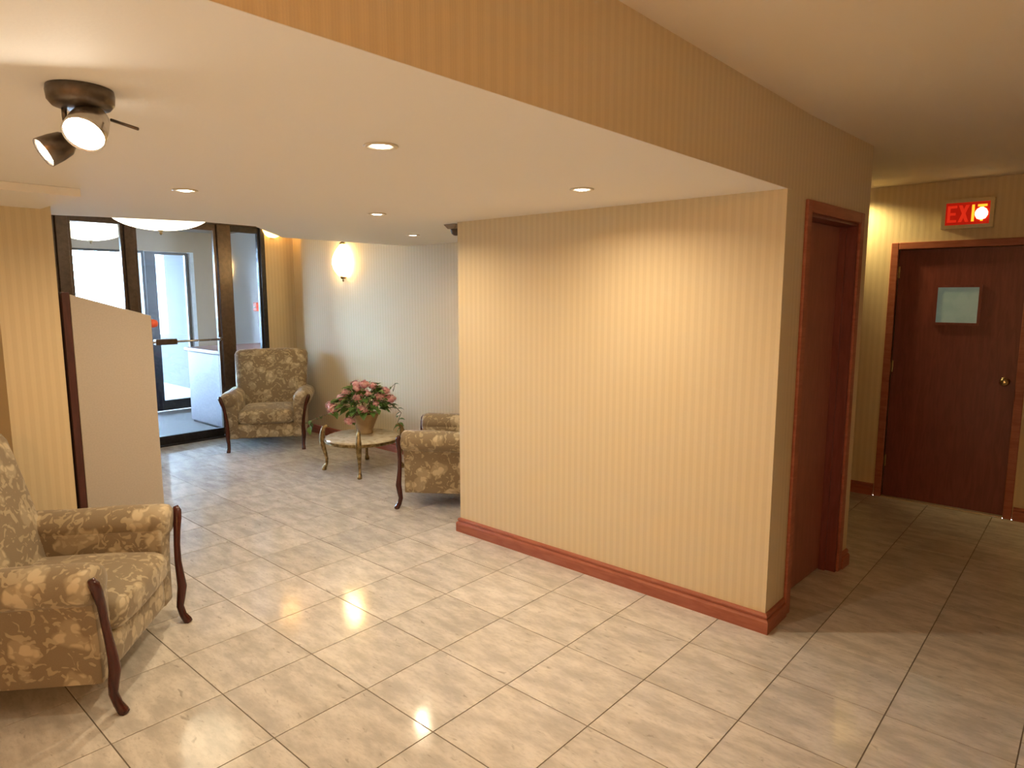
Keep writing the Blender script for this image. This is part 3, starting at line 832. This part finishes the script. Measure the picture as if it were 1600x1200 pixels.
# ------------------------------------------------------------------ armchairs
def make_chair():
    o = empty('armchair')
    def puff(k, z0, z1, xw, yc, yw):
        def f(co):
            u, w = max(0, 1 - (co.x / xw) ** 2), max(0, 1 - ((co.y - yc) / yw) ** 2)
            t = (co.z - z0) / (z1 - z0)
            return Vector((co.x, co.y + 0.018 * u * (1 if co.y > yc + yw * 0.6 else 0), co.z + (k * u * w if t > 0.6 else 0)))
        return f
    def grid_box(x0, x1, y0, y1, z0, z1, n=8, r=0.04):
        # rounded box on a fine grid, so that it can be puffed
        mb = MB()
        bm = bmesh.new()
        bmesh.ops.create_cube(bm, size=2)
        bmesh.ops.subdivide_edges(bm, edges=bm.edges, cuts=n, use_grid_fill=True)
        cx, cy, cz = (x0 + x1) / 2, (y0 + y1) / 2, (z0 + z1) / 2
        hx_, hy, hz = (x1 - x0) / 2, (y1 - y0) / 2, (z1 - z0) / 2
        vs_ = []
        for v in bm.verts:
            p = Vector((math.copysign(abs(v.co.x) ** 0.75, v.co.x) * hx_, math.copysign(abs(v.co.y) ** 0.75, v.co.y) * hy, math.copysign(abs(v.co.z) ** 0.75, v.co.z) * hz))
            q = Vector((max(-hx_ + r, min(hx_ - r, p.x)), max(-hy + r, min(hy - r, p.y)), max(-hz + r, min(hz - r, p.z))))
            d = p - q
            if d.length > 1e-6:
                p = q + d.normalized() * min(r, d.length if d.length < r else r)
            vs_.append((p.x + cx, p.y + cy, p.z + cz))
        bm.verts.index_update()
        mb.add(vs_, [tuple(v.index for v in f.verts) for f in bm.faces])
        bm.free()
        return mb
    F = 'damask_fabric'
    grid_box(-0.30, 0.30, -0.33, 0.335, 0.125, 0.285, r=0.022).build('seat_base', F, o, True)
    grid_box(-0.275, 0.275, -0.20, 0.365, 0.275, 0.415, r=0.05).build('seat_cushion', F, o, True, deform=puff(0.03, 0.275, 0.415, 0.275, 0.08, 0.29))
    def bk(co):
        t = (co.z - 0.30) / 0.68
        u = max(0, 1 - (co.x / 0.36) ** 2)
        front = co.y > -0.21
        return Vector((co.x * (1 + 0.085 * t), co.y - 0.16 * t - 0.03 * t * t + (0.03 * u * max(0, 1 - (2 * t - 1.0) ** 2) if front else 0), co.z + 0.014 * u * (1 if t > 0.8 else 0)))
    grid_box(-0.36, 0.36, -0.285, -0.145, 0.30, 0.985, n=10, r=0.055).build('backrest', F, o, True, deform=bk)
    for s in (-1, 1):
        # side panel below the roll
        pr = [(0.268, 0.125), (0.268, 0.50), (0.30, 0.53), (0.395, 0.53), (0.405, 0.47), (0.385, 0.40), (0.375, 0.30), (0.372, 0.125)]
        MB().prism([(s * a, z) for a, z in pr], -0.335, 0.335, axis=1).build('side_panel', F, o, bevel=0.012, smooth='auto')
        # rolled arm, domed at the ends
        mb = MB()
        vs_, fs, N = [], [], 22
        ys = [(-0.345, 0.55), (-0.335, 0.85), (-0.31, 1.0), (-0.1, 1.0), (0.12, 1.0), (0.30, 1.0), (0.332, 0.94), (0.345, 0.78), (0.349, 0.45)]
        for y, k in ys:
            for i in range(N):
                a = 2 * PI * i / N
                vs_.append((s * (0.362 + 0.093 * k * math.cos(a)), y, 0.515 + (0.010 if y > 0 else 0.0) + 0.078 * k * math.sin(a)))
        for j in range(len(ys) - 1):
            for i in range(N):
                fs.append((j * N + i, j * N + (i + 1) % N, (j + 1) * N + (i + 1) % N, (j + 1) * N + i))
        fs += [tuple(range(N)), tuple(range((len(ys) - 1) * N, len(ys) * N))]
        mb.add(vs_, fs).build('arm_roll', F, o, True)
        # carved front post running from the scroll down into the leg
        ctl = [(0.432, 0.352, 0.572, 0.012), (0.429, 0.360, 0.550, 0.019), (0.415, 0.363, 0.512, 0.019), (0.396, 0.364, 0.455, 0.016), (0.384, 0.364, 0.390, 0.015), (0.372, 0.368, 0.310, 0.016), (0.368, 0.376, 0.235, 0.019),
               (0.370, 0.380, 0.185, 0.022), (0.370, 0.372, 0.130, 0.020), (0.366, 0.366, 0.085, 0.017), (0.364, 0.378, 0.040, 0.017), (0.366, 0.395, 0.012, 0.020), (0.366, 0.402, 0.0, 0.019)]
        MB().tube([(s * a, b, c) for a, b, c, r in ctl], [r for *_, r in ctl], 12).build('front_leg', 'chair_wood', o, True)
        MB().tube([(s * 0.30, -0.29, 0.16), (s * 0.305, -0.30, 0.10), (s * 0.315, -0.335, 0.04), (s * 0.32, -0.36, 0.0)], [0.024, 0.022, 0.018, 0.017], 10).build('rear_leg', 'chair_wood', o, True)
    return o
def chair_pose(o, mid, f):
    f = Vector((f[0], f[1], 0)).normalized()
    p = Vector((mid[0], mid[1], 0)) - f * 0.39
    o.location = p
    o.rotation_euler = (0, 0, math.atan2(-f.x, f.y))
proto = make_chair()
grp = 'matching damask armchairs'
chair_pose(proto, (-2.990, 1.024), (0.649, 0.761))
tag(proto, 'damask armchair nearest the camera, cut off by the left picture edge', 'armchair', grp)
ch = copy_tree(proto)
chair_pose(ch, (-6.370, 3.362), (0.816, -0.577))
tag(ch, 'damask armchair facing the camera in front of the glass entrance', 'armchair', grp)
ch = copy_tree(proto)
chair_pose(ch, (-4.100, 3.363), (-0.80, -0.60))
tag(ch, 'damask armchair seen from its side, partly hidden by the striped partition', 'armchair', grp)

# ------------------------------------------------------------------ round table
TC = Vector((-5.04, 3.60, 0))
tb = empty('round_table', TC)
tag(tb, 'low round marble-topped table with brass scroll legs under the flowers', 'table')
RT = 0.335
MB().lathe([(RT - 0.02, 0.285), (RT - 0.004, 0.289), (RT, 0.300), (RT - 0.004, 0.311), (RT - 0.014, 0.315), (0.0005, 0.315)], 44).build('marble_top', 'cream_marble', tb, smooth='auto')
MB().lathe([(RT + 0.001, 0.270), (RT + 0.008, 0.278), (RT + 0.008, 0.297), (RT + 0.001, 0.300), (RT - 0.03, 0.284), (RT - 0.03, 0.270), (RT + 0.001, 0.270)], 44, cap=False).build('rim', 'antique_brass', tb, smooth='auto')
for k in range(4):
    a = math.atan2(-0.747, 0.665) + 0.12 + k * PI / 2
    ca, sa = math.cos(a), math.sin(a)
    ctl = [(RT - 0.035, 0.400, 0.008), (RT - 0.012, 0.412, 0.014), (RT + 0.014, 0.395, 0.018), (RT + 0.024, 0.355, 0.022), (RT + 0.030, 0.300, 0.026), (RT + 0.026, 0.235, 0.024), (RT + 0.006, 0.165, 0.018), (RT - 0.006, 0.105, 0.014), (RT - 0.002, 0.055, 0.013), (RT + 0.014, 0.030, 0.020), (RT + 0.020, 0.008, 0.022), (RT + 0.02, 0.0, 0.018)]
    MB().tube([(ca * r, sa * r, z) for r, z, w in ctl], [w for *_, w in ctl], 12).build('leg', 'antique_brass', tb, True)

# ------------------------------------------------------------------ flower arrangement
fa = empty('flower_arrangement', (TC.x - 0.066, TC.y + 0.075, 0.3155))
tag(fa, 'potted pink flowers with green leaves and trailing ivy on the round table', 'flowers')
pot = MB().lathe([(0.070, 0.0), (0.078, 0.012), (0.070, 0.024), (0.082, 0.06), (0.110, 0.13), (0.128, 0.17), (0.134, 0.185), (0.130, 0.192), (0.120, 0.188), (0.112, 0.168), (0.02, 0.164), (0.001, 0.164)], 30).build('pot', 'pot_glaze', fa, True)
box('soil', (-0.07, -0.07, 0.160), (0.07, 0.07, 0.172), 'soil', fa, 0.02)
def leaf_mesh():
    n = 7
    vs_, fs = [], []
    for i in range(n + 1):
        t = i / n
        w = 0.5 * math.sin(PI * t ** 0.8) * 0.62
        zz = 0.10 * math.sin(PI * t) - 0.16 * t * t
        vs_ += [(t, -w, zz + w * 0.28), (t, 0, zz - 0.01), (t, w, zz + w * 0.28)]
    for i in range(n):
        a = 3 * i
        fs += [(a, a + 3, a + 4, a + 1), (a + 1, a + 4, a + 5, a + 2)]
    return MB().add(vs_, fs)
leaf0 = leaf_mesh().build('leaf', 'leaf_green', fa, True)
leaf_used = [False]
def leaf(p, d, s, roll=0.0):
    if leaf_used[0]:
        o = leaf0.copy()
        COL.objects.link(o)
    else:
        o = leaf0
        leaf_used[0] = True
    d = Vector(d).normalized()
    z = Vector((random.uniform(-.4, .4), random.uniform(-.4, .4), 1))
    y = z.cross(d).normalized()
    z = d.cross(y)
    M = Matrix((d, y, z)).transposed().to_euler()
    o.location = p
    o.rotation_euler = M
    o.scale = (s, s * random.uniform(0.8, 1.1), s)
    return o
FL, FR = Vector((0.7471, 0.6646, 0)), Vector((0.665, -0.747, 0))     # to the right / towards the viewer
UP = Vector((0, 0, 1))
def fpos(px, py, dep):
    return FL * ((px - 570) * 0.00585) + UP * ((668 - py) * 0.00600 + 0.012) + FR * dep
def bloom_mesh(seed):
    rr = random.Random(seed)
    mb = MB()
    for i in range(34):
        v = Vector((rr.gauss(0, 1), rr.gauss(0, 1), rr.gauss(0.5, 0.8))).normalized()
        c = v * rr.uniform(0.036, 0.048)
        a = v.cross(Vector((0.3, 0.2, 1))).normalized()
        b = v.cross(a)
        ph = rr.uniform(0, PI)
        r = rr.uniform(0.013, 0.019)
        vs_ = [c]
        for k in range(8):
            t = ph + k * PI / 4
            rk = r * (1.0 if k % 2 == 0 else 0.5)
            vs_.append(c + a * rk * math.cos(t) + b * rk * math.sin(t) + v * (0.004 if k % 2 == 0 else 0))
        mb.add(vs_, [(0, 1 + k, 1 + (k + 1) % 8) for k in range(8)])
    mb.lathe([(0.004, -0.036), (0.03, -0.02), (0.037, 0.0), (0.03, 0.02), (0.004, 0.036)], 10)
    return mb
bl = [bloom_mesh(s).build('bloom', 'bloom_pink', fa, True) for s in (1, 2)]
BP = [(560, 600, .02), (573, 593, .05), (586, 596, .03), (578, 606, .10), (545, 606, .06), (536, 614, .02), (597, 612, .09), (604, 604, .02), (592, 622, .12), (566, 612, .12),
      (572, 630, .16), (522, 630, .06), (516, 626, .0), (553, 646, .17), (590, 604, -.05), (555, 596, -.08), (610, 618, -.02)]
for i, (px, py, dp) in enumerate(BP):
    o = bl[i] if i < 2 else bl[i % 2].copy()
    if i >= 2:
        COL.objects.link(o)
    o.location = fpos(px, py, dp)
    o.rotation_euler = (random.uniform(-.5, .5), random.uniform(-.5, .5), random.uniform(0, 6))
    k = random.uniform(0.9, 1.3)
    o.scale = (k, k, k * 0.85)
stm = MB()
core = Vector((0, 0, 0.17))
for i, (px, py, dp) in enumerate(BP):
    e = fpos(px, py, dp)
    stm.tube([core + Vector((random.uniform(-.05, .05), random.uniform(-.05, .05), 0)), core.lerp(e, 0.5) + UP * 0.05, e], 0.003, 5)
stm.build('flower_stem', 'stem_brown', fa, True)
for i in range(200):
    a = random.uniform(0, 2 * PI)
    el = random.uniform(-0.25, 1.15)
    r = random.uniform(0.55, 1.0)
    d = Vector((math.cos(a) * math.cos(el), math.sin(a) * math.cos(el), math.sin(el)))
    p = Vector((d.x * 0.27 * r, d.y * 0.24 * r, 0.25 + d.z * 0.20 * r))
    dd = Vector((d.x, d.y, d.z * 0.4 + random.uniform(-.5, .2)))
    if p.z < 0.2 and p.to_2d().length < 0.15:
        continue
    leaf(p, dd, random.uniform(0.065, 0.115))
def ivy(pts, n, s=0.07):
    MB().tube([fpos(*p) for p in pts], 0.0028, 6).build('ivy_stem', 'stem_brown', fa, True)
    for i in range(n):
        t = (i + 0.8) / n * (len(pts) - 1)
        k = min(int(t), len(pts) - 2)
        p = fpos(*pts[k]).lerp(fpos(*pts[k + 1]), t - k)
        leaf(p, Vector((random.uniform(-1, 1), random.uniform(-1, 1), random.uniform(-.6, .2))), s * random.uniform(0.8, 1.2))
ivy([(535, 632, .08), (515, 636, .20), (500, 641, .27), (494, 645, .29), (499, 650, .29)], 9)
ivy([(602, 620, .02), (620, 622, .12), (634, 632, .20), (629, 646, .22), (634, 655, .22)], 10)
ivy([(600, 612, .0), (612, 600, .0), (620, 592, .0), (617, 604, .03)], 4, 0.05)
ivy([(552, 636, .13), (555, 646, .17), (558, 651, .18)], 7, 0.06)
